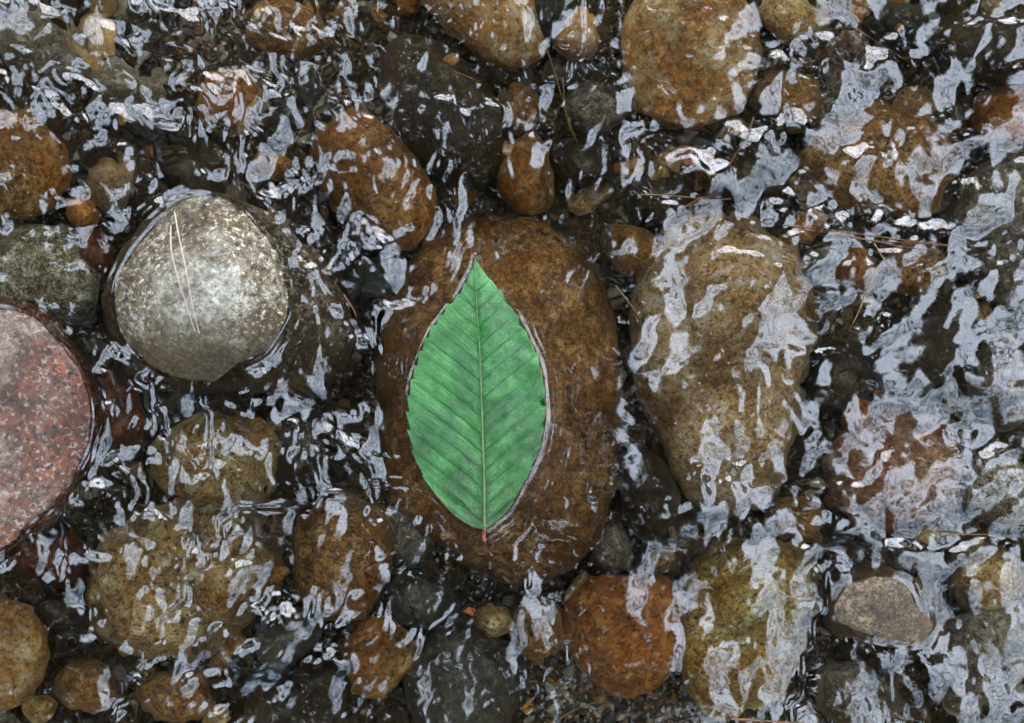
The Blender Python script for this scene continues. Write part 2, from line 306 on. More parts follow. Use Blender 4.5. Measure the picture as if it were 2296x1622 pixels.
ST = [
 # label, outline, material, ztop, zmid, kwargs
 ('large golden round boulder under the clear water, beside the smaller golden stone', [(1400, 30), (1470, -30), (1570, -40), (1660, 0), (1700, 80), (1700, 170), (1665, 240), (1590, 285), (1500, 280), (1420, 235), (1385, 150)], 'golden', -.005, -.034, dict(p=2.6)),
 ('small round golden brown stone between the big golden boulder and the dark gap', ell(1298, 75, 60, 64), 'golden', -.012, -.034, {}),
 ('golden brown oblong boulder running out over the top edge of the picture', [(950, -70), (1080, -90), (1190, -20), (1222, 70), (1205, 130), (1130, 150), (1050, 110), (975, 40), (930, -20)], 'golden', -.008, -.036, dict(p=2.3)),
 ('large flat dark brown stone between the orange boulder and the golden oblong one', [(868, 95), (955, 78), (1045, 130), (1112, 200), (1142, 290), (1140, 370), (1065, 425), (975, 395), (900, 315), (852, 205)], 'dark', -.006, -.032, dict(p=3.2, q=2)),
 ('bright orange brown oblong boulder between the grey boulder and the flat dark stone', [(735, 275), (800, 255), (865, 295), (935, 365), (980, 430), (978, 505), (925, 550), (845, 545), (775, 485), (715, 405), (700, 325)], 'orange', -.005, -.036, dict(p=2.4)),
 ('orange brown upright stone above the boulder with the leaf', [(1180, 303), (1228, 330), (1238, 400), (1226, 470), (1170, 486), (1120, 435), (1113, 370), (1140, 328)], 'orange', -.010, -.036, {}),
 ('small brown stone in the dark channel above the orange upright stone', ell(1165, 248, 48, 66, -20), 'brown', -.012, -.034, {}),
 ('dark olive stone beside the pair of long needles', ell(1302, 368, 62, 58, 20), 'dark', -.016, -.038, {}),
 ('grey stone under the pair of long needles', ell(1330, 245, 68, 60, 10), 'grey', -.020, -.040, {}),
 ('dark green grey stone above the small golden stone gap', ell(1240, 20, 46, 70, 10), 'green_black', -.020, -.040, {}),
 ('brown mottled boulder with white streaks of light in the upper right', [(1790, 330), (1860, 270), (1960, 235), (2060, 240), (2130, 310), (2140, 400), (2090, 480), (2000, 500), (1900, 470), (1820, 420)], 'brown', -.006, -.036, dict(p=2.6)),
 ('brown and olive stone touching the big golden boulder on its right', ell(1770, 225, 85, 62, 25), 'brown', -.018, -.040, {}),
 ('flat dark olive stone at the right end of the top row', [(2090, 70), (2170, 32), (2280, 35), (2390, 90), (2350, 175), (2230, 192), (2130, 160)], 'dark', -.006, -.034, dict(p=3, q=2)),
 ('black green stone under glassy ripples near the top edge', ell(2030, 55, 80, 55, 10), 'green_black', -.018, -.040, {}),
 ('orange brown stone cut by the right edge, below the flat dark one', [(2185, 240), (2230, 200), (2310, 190), (2380, 250), (2350, 340), (2260, 350), (2195, 310)], 'rust', -.006, -.036, {}),
 ('big grey speckled slab under bright reflections at the right edge', [(2140, 470), (2180, 390), (2270, 350), (2390, 380), (2430, 520), (2390, 650), (2270, 690), (2180, 640), (2145, 560)], 'grey', -.008, -.036, dict(p=3, q=2)),
 ('large pale yellow boulder covered in sky reflections, right of the leaf', [(1560, 462), (1680, 478), (1782, 540), (1834, 640), (1838, 740), (1808, 850), (1798, 950), (1765, 1060), (1722, 1140), (1600, 1152), (1532, 1080), (1482, 985), (1432, 885), (1415, 760), (1438, 640), (1478, 530)], 'pale', -.004, -.036, dict(p=2.8, q=2.2, nt_=120, nr=36)),
 ('dark olive oval stone wedged between leaf boulder and pale boulder', [(1400, 1020), (1450, 1000), (1500, 1030), (1535, 1100), (1530, 1170), (1480, 1215), (1420, 1200), (1392, 1130)], 'dark', -.007, -.034, {}),
 ('small grey angular stone in the dark gap below the oval olive stone', [(1340, 1215), (1375, 1178), (1405, 1205), (1420, 1250), (1400, 1280), (1355, 1282), (1333, 1255)], 'grey', -.014, -.034, dict(rough=1.4)),
 ('dark brown pebble right of the small grey angular stone', ell(1480, 1255, 38, 32, 20), 'brown', -.020, -.038, {}),
 ('thin stick shaped grey stone leaning on the rusty boulder', ell(1293, 1321, 46, 14, -47), 'tan', -.012, -.026, {}),
 ('rusty orange boulder lying clear of reflections below the leaf boulder', [(1312, 1305), (1400, 1283), (1492, 1288), (1528, 1350), (1530, 1450), (1492, 1532), (1418, 1562), (1330, 1534), (1280, 1465), (1262, 1388)], 'rust', -.004, -.034, dict(p=2.4, nt_=110, nr=34)),
 ('yellow olive boulder with a white streak of reflection, right of the rusty boulder', [(1690, 1208), (1780, 1218), (1832, 1280), (1836, 1380), (1796, 1480), (1742, 1565), (1640, 1604), (1560, 1572), (1520, 1500), (1512, 1400), (1540, 1300), (1605, 1240)], 'olive', -.004, -.036, dict(p=2.6, q=2.2, nt_=110, nr=34)),
 ('mauve pink stone under bright water, below the dark pool on the right', [(1860, 1010), (1920, 940), (2020, 925), (2120, 960), (2160, 1050), (2130, 1140), (2040, 1190), (1930, 1180), (1865, 1100)], 'mauve', -.010, -.038, {}),
 ('small red brown stone on the edge of the mauve one', ell(1925, 935, 36, 42, 10), 'rust', -.014, -.036, {}),
 ('dark brown stone behind the small emergent grey stone', ell(1790, 1170, 70, 55, 30), 'brown', -.014, -.038, {}),
 ('red brown stone right of the pale boulder top', ell(1925, 600, 42, 52, 15), 'rust', -.016, -.038, {}),
 ('round brown stone at the end of the long needle bundle', ell(2055, 608, 72, 62, 0), 'brown', -.010, -.036, {}),
 ('dark flat stone in the shaded pool right of the pale boulder', ell(1890, 850, 66, 90, 15), 'dark', -.022, -.044, {}),
 ('dark olive stone beneath the jagged sky reflection', ell(2060, 800, 100, 85, -30), 'dark', -.020, -.044, {}),
 ('tan stone with rippled light bands, biggest in the lower left', [(190, 1290), (225, 1215), (310, 1165), (430, 1125), (560, 1150), (628, 1240), (610, 1345), (510, 1430), (385, 1485), (262, 1462), (200, 1385)], 'tan', -.005, -.036, dict(p=2.7, q=2.2, nt_=110, nr=34)),
 ('olive tan stone below the grey boulder, striped by finger ripples', [(355, 985), (420, 930), (520, 915), (610, 950), (635, 1030), (590, 1110), (490, 1135), (400, 1120), (350, 1060)], 'tan', -.010, -.038, {}),
 ('brown stone with a pale streak, left of the leaf boulder foot', [(690, 1165), (760, 1110), (840, 1125), (882, 1200), (862, 1290), (820, 1385), (742, 1402), (670, 1355), (652, 1270)], 'brown', -.005, -.034, dict(p=2.6)),
 ('golden brown stone in the lower left corner', [(-90, 1380), (-20, 1335), (60, 1350), (105, 1420), (104, 1500), (60, 1570), (-20, 1595), (-100, 1540), (-130, 1450)], 'golden', -.006, -.034, {}),
 ('small round brown stone below the pale streaked one', ell(850, 1472, 84, 84, 0, wob=.04), 'orange', -.007, -.032, {}),
 ('large flat charcoal stone reaching the bottom edge below the leaf', [(940, 1450), (1010, 1390), (1100, 1400), (1165, 1470), (1160, 1580), (1110, 1660), (1000, 1670), (925, 1600), (915, 1520)], 'slate', -.006, -.034, dict(p=3, q=2)),
 ('charcoal stone ringed by silver reflections in the lower left', [(570, 1450), (610, 1400), (680, 1372), (725, 1400), (710, 1450), (650, 1490), (590, 1492)], 'slate', -.003, -.030, {}),
 ('dark flat stone on the bottom edge left of the round brown one', ell(668, 1575, 130, 72, -10), 'dark', -.008, -.034, dict(p=3, q=2)),
 ('tan grey knobbly stone right above the charcoal slab', [(1062, 1380), (1100, 1352), (1145, 1370), (1150, 1405), (1110, 1428), (1070, 1412)], 'tan', -.008, -.028, dict(rough=1.5)),
 ('dull brown stone left of the rusty boulder', [(1150, 1375), (1200, 1340), (1262, 1365), (1275, 1420), (1240, 1470), (1180, 1478), (1145, 1430)], 'brown', -.009, -.034, {}),
 ('dark rounded stone under silver ripples between leaf boulder and charcoal slab', ell(950, 1345, 82, 66, 15), 'slate', -.014, -.038, {}),
 ('dark green stone below the right flank of the grey boulder', ell(680, 1000, 68, 82, 0), 'dark', -.016, -.040, {}),
 ('maroon stone between pink boulder and grey boulder', ell(262, 935, 72, 105, -15), 'maroon', -.010, -.038, {}),
 ('maroon stone below the pink boulder', ell(110, 1240, 100, 70, 10), 'maroon', -.014, -.040, {}),
 ('orange brown boulder cut by the left edge above the gravel patch', [(-100, 300), (-20, 245), (80, 255), (150, 325), (160, 410), (115, 475), (20, 492), (-80, 460), (-130, 380)], 'orange', -.007, -.036, {}),
 ('pale yellow knobbly stone right of the orange boulder on the left edge', ell(245, 408, 56, 66, 0), 'pale', -.009, -.032, {}),
 ('small bright orange angular stone below the pale yellow one', [(150, 450), (185, 440), (222, 465), (220, 500), (185, 515), (155, 490)], 'orange', -.010, -.026, dict(rough=1.5)),
 ('dark red stone touching the upper left of the grey boulder', ell(212, 568, 44, 66, -20), 'maroon', -.012, -.034, {}),
 ('grey green pebbly boulder between the left edge and the grey boulder', [(-40, 560), (40, 505), (140, 500), (215, 560), (235, 650), (190, 710), (90, 725), (-20, 700), (-70, 630)], 'greygreen', -.009, -.036, dict(p=3, rough=1.5)),
 ('orange stone under the rippled gravel in the upper left', ell(520, 235, 78, 72, 30), 'orange', -.020, -.040, {}),
 ('small orange brown stone left of the bright orange boulder', ell(605, 372, 52, 38, 20), 'orange', -.020, -.040, {}),
 ('olive brown flat stone in the top left water', ell(290, 200, 110, 70, 20), 'grey', -.020, -.042, {}),
 ('brown stone at the top edge left of the flat dark stone', ell(640, 60, 90, 70, 15), 'brown', -.022, -.044, {}),
 ('grey brown slab under the top left corner reflections', ell(90, 110, 110, 80, 30), 'grey', -.018, -.042, {}),
 ('dark brown stone in the ripples right of the small pale yellow stone', ell(430, 400, 60, 48, 60), 'dark', -.020, -.040, {}),
 ('black stone in the deep gap right of the grey boulder', ell(850, 640, 60, 75, 20), 'green_black', -.022, -.044, {}),
 ('brown stone below the maroon one at the left edge', ell(130, 1375, 44, 40, 0), 'dark', -.016, -.036, {}),
 ('brown stone right of the corner golden stone', ell(195, 1540, 72, 58, 10), 'brown', -.016, -.040, {}),
 ('olive pebble below the corner golden stone', ell(88, 1588, 36, 32, 0), 'olive', -.014, -.034, {}),
 ('brown stone at the bottom edge in the silver ripples', ell(400, 1560, 90, 60, 10), 'brown', -.016, -.040, {}),
 ('grey slab under bright water near the lower right corner', ell(2190, 1480, 110, 120, 30), 'grey', -.014, -.040, {}),
 ('tan grey stone right of the emergent grey stone', ell(2210, 1300, 80, 70, 20), 'tan', -.014, -.040, {}),
 ('brown grey stone at the bottom edge beside the olive boulder', ell(1930, 1560, 100, 80, 10), 'grey', -.016, -.040, {}),
 ('grey green stone at the right edge in horizontal ripples', ell(2240, 1090, 90, 80, 10), 'greygreen', -.014, -.040, {}),
 ('grey stone at the right edge under thin bright ripples', ell(2250, 870, 80, 90, 0), 'grey', -.014, -.040, {}),
 ('olive brown stone at the top edge right of the golden boulder', ell(1780, 40, 80, 60, 20), 'tan', -.016, -.040, {}),
 ('dull brown stone under the curled reflections left of the pale boulder', ell(1420, 560, 70, 56, 30), 'brown', -.016, -.040, {}),
 ('dark stone under the swirls above the pale boulder', ell(1690, 400, 90, 52, 10), 'dark', -.016, -.040, {}),
 ('dark stone in the swirls between upright orange stone and the brown mottled boulder', ell(1480, 440, 80, 50, -10), 'dark', -.018, -.040, {}),
 ('small pale brown stone left of the rusty boulder top', ell(1500, 1175, 24, 20, 0), 'golden', -.018, -.034, {}),
]
for (lab, pts, mt, zt, zm, kw) in ST:
    g = np.asarray(pts); ext = g.max(0)-g.min(0)
    nm = 'boulder' if 'boulder' in lab.split(',')[0].split(' beside')[0] and ext.min() > 200 else 'stone'
    kw = dict(kw)
    if ext.max() < 160: kw.setdefault('nt_', 56); kw.setdefault('nr', 18)
    if 'rusty orange boulder' not in lab: zt -= .006; zm -= .012
    stone(nm, lab, pts, mt, zt, zm, **kw)

def bed_z(x, y):
    return -.060+.006*noise2(x/.05, y/.05, 3, 3)+.0025*noise2(x/.008, y/.008, 8, 2)
def rest(dx, dy):
    """height of whatever lies at a traced point: a stone's top or the sandy bed"""
    bpy.context.view_layer.update(); dgr = bpy.context.evaluated_depsgraph_get(); z = -.04
    for _ in range(4):
        x, y, _z = P(dx, dy, z); h = S.ray_cast(dgr, Vector((x, y, .2)), Vector((0, 0, -1)))
        b_ = float(bed_z(np.array([x]), np.array([y]))[0]); z = max(b_, h[1].z) if h[0] else b_
    return z
# smaller stones half hidden in the gaps: told apart only by colour and by the boulder they lie beside
_marks = [('the grey boulder', 500, 650), ('the pink boulder', 60, 950), ('the leaf boulder', 1110, 900), ('the pale boulder', 1640, 800), ('the rusty boulder', 1395, 1420), ('the olive boulder', 1670, 1400), ('the emergent grey stone', 1970, 1370), ('the big golden boulder', 1545, 130), ('the brown mottled boulder', 1970, 370), ('the bright orange boulder', 850, 400), ('the flat dark stone', 1000, 240), ('the big tan stone', 400, 1310), ('the round brown stone', 850, 1470), ('the top left corner', 60, 60), ('the right edge slab', 2270, 520), ('the mauve stone', 2000, 1050), ('the corner golden stone', 10, 1460)]
_seen = {}; _fill = []; g0 = np.random.default_rng(5); tries = 0
_cols = [('brown', 'brown'), ('dark', 'dark olive'), ('tan', 'tan'), ('orange', 'orange brown'), ('grey', 'grey'), ('slate', 'charcoal'), ('golden', 'golden'), ('greygreen', 'grey green'), ('rust', 'rusty'), ('pale', 'pale yellow')]
_cent = [(g_.mean(0), (g_.max(0)-g_.min(0))/2) for g_, a_, b_ in STONES]
while len(_fill) < 50 and tries < 6000:
    tries += 1; x, y = g0.uniform(-20, 2316), g0.uniform(-20, 1642); r = g0.choice([22, 30, 42, 55], p=[.3, .3, .25, .15])
    if any(((x-c_[0])/(h_[0]+r*.25))**2+((y-c_[1])/(h_[1]+r*.25))**2 < 1 for c_, h_ in _cent): continue
    if any(math.hypot(x-a_, y-b_) < (r+c_)*.85 for a_, b_, c_ in _fill): continue
    _fill.append((x, y, r)); mt, cn = _cols[g0.choice(10, p=[.2, .15, .12, .11, .1, .08, .08, .06, .06, .04])]
    mk = min(_marks, key=lambda m_: math.hypot(m_[1]-x, m_[2]-y)); side = ('above' if y < mk[2] else 'below') if abs(y-mk[2]) > abs(x-mk[1])*.7 else ('left of' if x < mk[1] else 'right of')
    zr = rest(x, y); zt = zr+r*K*1.15
    _sz = 'tiny' if r < 26 else 'small' if r < 36 else 'middling' if r < 50 else 'rounded'
    _base = '%s %s stone sunk %s %s' % (_sz, cn, side, mk[0]); _n = _seen.get(_base, 0); _seen[_base] = _n+1
    if _n: _base += ('', ', the more distant of the two', ', farthest from it')[min(_n, 2)]
    stone('stone', _base, *(
          ell(x, y, r*g0.uniform(.9, 1.3), r*g0.uniform(.7, 1.0), g0.uniform(0, 180), 10, .10),), mt, zt, zr+r*K*.35, nt_=36, nr=12, group='smaller stones sunk between the boulders', zlow=zr-r*K*.4, rough=1.4)

# single pebbles that can be picked out
PB = [
 ('tiny pale tan pebble in the dark channel beside the golden oblong boulder', (1012, 132, 15, 12), 'golden', -.014),
 ('small grey red pebble on the right tip of the flat dark stone', (1136, 334, 13, 19), 'mauve', -.010),
 ('brown wedge shaped pebble right of the pair of long needles', (1405, 380, 27, 24), 'orange', -.012),
 ('small pale brown pebble beside the red leaf scrap', (1482, 396, 24, 16), 'tan', -.014),
 ('tan pebble alone in the silver ripples of the lower left', (318, 1505, 19, 15), 'tan', -.012),
 ('rusty pebble in the gap below the dark oval stone', (1508, 1222, 20, 12), 'rust', -.018),
 ('small orange pebble in the silver swirl below the leaf boulder', (1052, 1368, 17, 13), 'orange', -.009),
 ('small pink brown pebble in the silver swirl left of the leaf stalk boulder', (1000, 1200, 16, 13), 'mauve', -.012),
 ('pale tan pebble at the top left beside swirling water', (272, 268, 14, 11), 'golden', -.014),
 ('cream pebble near the top edge above the flat dark stone', (752, 28, 13, 11), 'pale', -.016),
 ('orange speck of a pebble in the gravel right of the golden boulder', (1948, 116, 12, 11), 'orange', -.016),
 ('second orange pebble of the gravel right of the golden boulder', (2022, 63, 12, 11), 'orange', -.018),
 ('pale grey pebble in the dark hole beside the brown round stone', (2196, 655, 13, 9), 'pale', -.008),
 ('brown crusty pebble in the dark tongue at the right', (2205, 700, 22, 26), 'tan', -.007),
 ('small brown pebble by the foot of the boulder with the leaf', (1205, 1490, 14, 11), 'brown', -.018),
 ('tiny orange pebble under the grey boulder foot', (430, 1178, 12, 10), 'orange', -.012),
]
for lab, (x, y, rx, ry), mt, zt in PB:
    zr = rest(x, y); zt = zr+ry*K*1.1
    stone('pebble', lab, ell(x, y, rx, ry, random.uniform(-30, 30), 9, .10), mt, zt, zr+ry*K*.3, nt_=28, nr=9, cat='pebble', zlow=zr-ry*K*.4, rough=1.3)

# ------------------------------------------------------------------ river bed and gravel
def axis(lo, hi, n, outer, m):
    a = np.linspace(lo, hi, n); st = a[1]-a[0]
    g = st*np.cumsum(1.0*np.ones(m)*(1+np.arange(m)*.0)); r = np.geomspace(1, 1, m)
    k = np.linspace(0, 1, m+1)[1:]; e = st*m*k+(outer-st*m)*k**3
    return np.concatenate([(lo-e)[::-1], a, hi+e])
ax_ = axis(-.30, .30, 420, 1.6, 40); ay_ = axis(-.22, .22, 308, 1.6, 40)
X, Y = np.meshgrid(ax_, ay_, indexing='xy')
Zb = bed_z(X, Y)
f = grid_faces(len(ay_), len(ax_))[:, ::-1]
bed_m = rock_mat('river_bed_sand', (.014, .010, .004), (.042, .029, .012), (.15, .12, .07), (.045, .026, .010), .4, .6, 1.2, .7, .25, 2., 20., .7)
bed = mesh_np('ground', np.stack([X, Y, Zb], -1).reshape(-1, 3), f, None, bed_m); tag(bed, 'dark brown sandy bed of the creek between the stones', kind='structure')

def gravel(name, n, rlo, rhi, mat, zone, seed, label):
    g = np.random.default_rng(seed)
    # small irregular octahedron-like grains, 20 faces: icosahedron
    t = (1+5**.5)/2
    iv = np.array([(-1, t, 0), (1, t, 0), (-1, -t, 0), (1, -t, 0), (0, -1, t), (0, 1, t), (0, -1, -t), (0, 1, -t), (t, 0, -1), (t, 0, 1), (-t, 0, -1), (-t, 0, 1)], float)/math.hypot(1, t)
    it = np.array([(0, 11, 5), (0, 5, 1), (0, 1, 7), (0, 7, 10), (0, 10, 11), (1, 5, 9), (5, 11, 4), (11, 10, 2), (10, 7, 6), (7, 1, 8), (3, 9, 4), (3, 4, 2), (3, 2, 6), (3, 6, 8), (3, 8, 9), (4, 9, 5), (2, 4, 11), (6, 2, 10), (8, 6, 7), (9, 8, 1)])
    x, y = zone(g, n); r = rlo*(rhi/rlo)**(g.random(n)**1.8)
    z = bed_z(x, y)+r*.3
    V = iv[None]*(1+g.normal(0, .12, (n, 12, 1)))*r[:, None, None]*np.stack([g.uniform(.8, 1.4, n), g.uniform(.7, 1.1, n), g.uniform(.5, .8, n)], -1)[:, None]
    a = g.uniform(0, 6.28, n); ca, sa = np.cos(a)[:, None], np.sin(a)[:, None]
    V = np.stack([V[..., 0]*ca-V[..., 1]*sa+x[:, None], V[..., 0]*sa+V[..., 1]*ca+y[:, None], V[..., 2]+z[:, None]], -1)
    F = (it[None]+12*np.arange(n)[:, None, None]).reshape(-1, 3)
    o = mesh_np(name, V.reshape(-1, 3), None, F, mat); tag(o, label, kind='stuff'); return o
def grain_mat(name, cols):
    m, nt, b, out = new_mat(name)
    geo = nn(nt, 'ShaderNodeNewGeometry'); tc = nn(nt, 'ShaderNodeTexCoord')
    r = nn(nt, 'ShaderNodeValToRGB'); r.color_ramp.interpolation = 'CONSTANT'; e = r.color_ramp.elements
    while len(e) < len(cols): e.new(.5)
    for k, c in enumerate(cols): e[k].position = k/len(cols); e[k].color = (*c, 1)
    nt.links.new(geo.outputs['Random Per Island'], r.inputs[0])
    n1 = noise_n(nt, tc.outputs['Object'], 500, 4, .7)
    col = mix(nt, r.outputs[0], ramp(nt, n1, [(.3, (.45, .4, .35)), (.6, (1.3, 1.3, 1.3))]), 1., 'MULTIPLY')
    nt.links.new(col, b.inputs['Base Color']); b.inputs['Roughness'].default_value = .6
    return m
gm = grain_mat('gravel_grains', [(.022, .016, .009), (.03, .02, .012), (.05, .035, .02), (.10, .075, .045), (.03, .025, .018), (.16, .13, .09), (.07, .03, .012), (.035, .03, .022), (.32, .28, .21), (.09, .07, .05), (.045, .035, .02), (.17, .08, .03), (.06, .055, .045)])
def zone_all(g, n): return g.uniform(-.29, .29, n), g.uniform(-.21, .21, n)
def zone_spots(spots):
    def z(g, n):
        k = g.integers(0, len(spots), n); s = np.asarray(spots, float)[k]
        x = (s[:, 0]+g.normal(0, 1, n)*s[:, 2]-1148)*K*1.03; y = (811-s[:, 1]-g.normal(0, 1, n)*s[:, 3])*K*1.03
        return x, y
    return z
gravel('gravel', 9000, .0008, .0042, gm, zone_all, 1, 'dark brown and grey gravel filling the gaps between the stones')
gravel('gravel', 5000, .0006, .0026, grain_mat('pale_gravel_grains', [(.05, .035, .02), (.20, .17, .12), (.035, .028, .018), (.36, .33, .26), (.08, .05, .025), (.12, .09, .06), (.28, .12, .03), (.05, .04, .03), (.45, .43, .38), (.07, .06, .045)]),
       zone_spots([(1930, 120, 80, 60), (1350, 1595, 120, 30), (1450, 1575, 90, 30), (560, 130, 90, 70), (700, 190, 60, 70), (400, 60, 90, 60), (30, 620, 60, 70), (870, 250, 30, 60), (1300, 1540, 50, 50)]), 2,
       'fine pale and rusty grit lying in patches on the creek bed')

# ------------------------------------------------------------------ the leaf
def Z2D(p):    # from the enlarged tracing of the leaf to picture coordinates
    return ((950+p[0]/2.1913)/1.0889, (600+p[1]/2.1913)/1.0889)
LE = [Z2D(p) for p in [(460, 58), (440, 130), (412, 190), (383, 245), (348, 292), (308, 335), (272, 385), (232, 440), (190, 518), (155, 607), (124, 710), (104, 820), (99, 900), (102, 965), (116, 1060), (140, 1145), (180, 1232), (235, 1312), (300, 1388), (340, 1432), (390, 1470), (445, 1500), (500, 1518)]]
RE = [Z2D(p) for p in [(460, 58), (490, 115), (535, 175), (590, 238), (640, 308), (688, 372), (724, 442), (762, 520), (795, 600), (818, 690), (834, 790), (838, 880), (832, 965), (815, 1050), (788, 1132), (748, 1220), (705, 1300), (668, 1370), (610, 1442), (555, 1490), (516, 1518)]]
MI = [Z2D(p) for p in [(460, 58), (464, 200), (471, 350), (483, 520), (491, 700), (498, 900), (504, 1100), (510, 1300), (511, 1518)]]
def at_y(poly, y):
    q = smooth_open(poly, 300); return np.interp(y, q[:, 1], q[:, 0])
y0, y1 = LE[0][1], LE[-1][1]
NV, NU = 330, 45
vs = np.linspace(0, 1, NV); ys = y0+(y1-y0)*vs
xm = at_y(MI, ys); xl = at_y(LE, ys); xr = at_y(RE, ys)
VSTEP = 40.0     # vein spacing along the midrib, picture px
SLOPE = .86      # rise of a vein per px outwards
def vein_phase(y, d): return (y + d*SLOPE*(1-.0006*d) - y0)/VSTEP     # veins rise outwards: constant phase along a vein
def leaf_z(x, y, d, side, halfw):
    ph = vein_phase(y, d)
    fr = ph-np.floor(ph)
    sag = np.clip((y-y0)/(y1-y0), 0, 1)
    ridge = np.abs(np.sin(np.pi*fr))**.8*(1+.7*noise2(x/45, y/38, 81+side, 2))
    amp = .00085*np.clip(d/25, 0, 1)*(.25+1.1*sag**1.5)*(1.2 if side > 0 else .8)*(.8+.6*noise2(x/60, y/60, 71, 1))
    z = .0034+amp*ridge
    e = np.clip(d/np.maximum(halfw, 1), 0, 1)
    z = z+.0011*(e**2)*(.5+.5*np.sin(y*.031+side*1.3))+.0004*noise2(x/22, y/30, 61+side, 2)
    z = z-.0006*np.exp(-(d/7.)**2)
    if side > 0: z = z-.0034*e**1.5+.0003*np.exp(-((e-.92)/.08)**2)*np.sin(y*.11)      # right half bends down towards the bright side
    else: z = z-.0016*e**1.5
    return z
rows = []
for side, xe in ((-1, xl), (1, xr)):
    hw = np.abs(xe-xm)
    ph = vein_phase(ys, hw); fr = ph-np.floor(ph)
    tooth = (1-fr)**1.6                                  # saw teeth pointing to the tip, one per vein
    tw = 9.5*np.clip((vs-.03)/.1, 0, 1)*np.clip((.93-vs)/.18, .12, 1)
    tw = tw*(.75+.5*noise2(ys/30., ys*0+side, 5))
    tw = tw*(1. if side < 0 else .6)
    hw2 = np.maximum(hw+tw*(tooth-.45), .02)
    u = np.linspace(0, 1, NU)
    D = hw2[:, None]*u[None]; XX = xm[:, None]+side*D; YY = np.broadcast_to(ys[:, None], D.shape)-(tw*tooth)[:, None]*u[None]**8*.6
    ZZ = leaf_z(XX, YY, D, side, hw2[:, None])
    rows.append((side, XX, YY, ZZ, vein_phase(YY, D)+side*.31, D*side))
XX = np.hstack([rows[0][1][:, ::-1], rows[1][1][:, 1:]]); YY = np.hstack([rows[0][2][:, ::-1], rows[1][2][:, 1:]]); ZZ = np.hstack([rows[0][3][:, ::-1], rows[1][3][:, 1:]])
PH = np.hstack([rows[0][4][:, ::-1], rows[1][4][:, 1:]]); DD = np.hstack([rows[0][5][:, ::-1], rows[1][5][:, 1:]])
nc = XX.shape[1]
top = np.stack([(XX-1148)*K, (811-YY)*K, ZZ], -1).reshape(-1, 3)
org = np.array(P(Z2D((511, 1518))[0], Z2D((511, 1518))[1], 0.0))
under = top.copy(); under[:, 2] -= .00028
ft = grid_faces(NV, nc); n0 = len(top)
rim = []
border = [(0, j) for j in range(nc-1)]+[(i, nc-1) for i in range(NV-1)]+[(NV-1, j) for j in range(nc-1, 0, -1)]+[(i, 0) for i in range(NV-1, 0, -1)]
bi = np.array([i*nc+j for i, j in border]); bj = np.roll(bi, -1)
faces = np.vstack([ft, ft[:, ::-1]+n0, np.stack([bi, bj, bj+n0, bi+n0], -1)])

leaf = bpy.data.objects.new('leaf', None); C.objects.link(leaf); leaf.location = org
tag(leaf, 'large bright green leaf with toothed edges and red stalk lying on the brown boulder', 'leaf')
lm, nt, b, out = new_mat('wet_green_leaf')
tc = nn(nt, 'ShaderNodeTexCoord'); v = tc.outputs['Object']
n1 = noise_n(nt, v, 38, 5, .6, .5); n2 = noise_n(nt, v, 900, 4, .7)
col = ramp(nt, n1, [(.36, (.005, .095, .006)), (.50, (.018, .170, .018)), (.64, (.055, .260, .045))])
col = mix(nt, col, ramp(nt, n2, [(.3, (.72, .75, .7)), (.65, (1.15, 1.12, 1.12))]), 1., 'MULTIPLY')
lcn = nn(nt, 'ShaderNodeAttribute', attribute_name='leaf_coord'); lmp = nn(nt, 'ShaderNodeMapping'); lmp.inputs['Scale'].default_value = (1, .22, 0); nt.links.new(lcn.outputs['Vector'], lmp.inputs[0])
stk = noise_n(nt, lmp.outputs[0], 330, 5, .65, .3)        # streaks running with the side veins
col = mix(nt, col, ramp(nt, stk, [(.36, (.38, .62, .30)), (.5, (1, 1, 1)), (.66, (1.35, 1.15, 1.3))]), .6, 'MULTIPLY')
# brown bruises near the lower midrib and along the lower veins
sep = nn(nt, 'ShaderNodeSeparateXYZ'); nt.links.new(v, sep.inputs[0])
def mth(op, a, b_=None, clamp=False):
    m_ = nn(nt, 'ShaderNodeMath', operation=op, use_clamp=clamp)
    for k, q in enumerate((a, b_)):
        if q is None: continue
        if isinstance(q, (int, float)): m_.inputs[k].default_value = q
        else: nt.links.new(q, m_.inputs[k])
    return m_.outputs[0]
ax = mth('ABSOLUTE', mth('ADD', sep.outputs[0], .0008))
low = mth('MULTIPLY', mth('SUBTRACT', .066, sep.outputs[1]), 22., True)      # strong near the stalk, gone half way up
n3 = noise_n(nt, lmp.outputs[0], 420, 6, .75, .8)
nearm = mth('SUBTRACT', 1.0, mth('MULTIPLY', ax, 36.), True)
br = mth('MULTIPLY', mth('MULTIPLY', low, nearm), ramp(nt, n3, [(.48, (0, 0, 0)), (.58, (1, 1, 1))]))
# veins rising outwards: thin darker lines in the blade
phs = mth('MULTIPLY', mth('SUBTRACT', sep.outputs[1], mth('MULTIPLY', ax, SLOPE*.97)), 1/(VSTEP*K))
phs = mth('ADD', phs, (y1-y0)/VSTEP*0+((org[1]*0)))
col = mix(nt, col, (.045, .035, .018), mth('MULTIPLY', br, .85))
nt.links.new(col, b.inputs['Base Color'])
b.inputs['Roughness'].default_value = .42; b.inputs['Specular IOR Level'].default_value = .5
b.inputs['Coat Weight'].default_value = .6; b.inputs['Coat Roughness'].default_value = .11
wetf = ramp(nt, noise_n(nt, v, 60, 6, .65, .9), [(.40, (.10,)*3), (.50, (1.,)*3)]); nt.links.new(mth('MULTIPLY', wetf, .8), b.inputs['Coat Weight'])
low2 = mth('ADD', .35, mth('MULTIPLY', mth('SUBTRACT', .095, sep.outputs[1]), 13., True)); b.inputs['Coat IOR'].default_value = 1.45
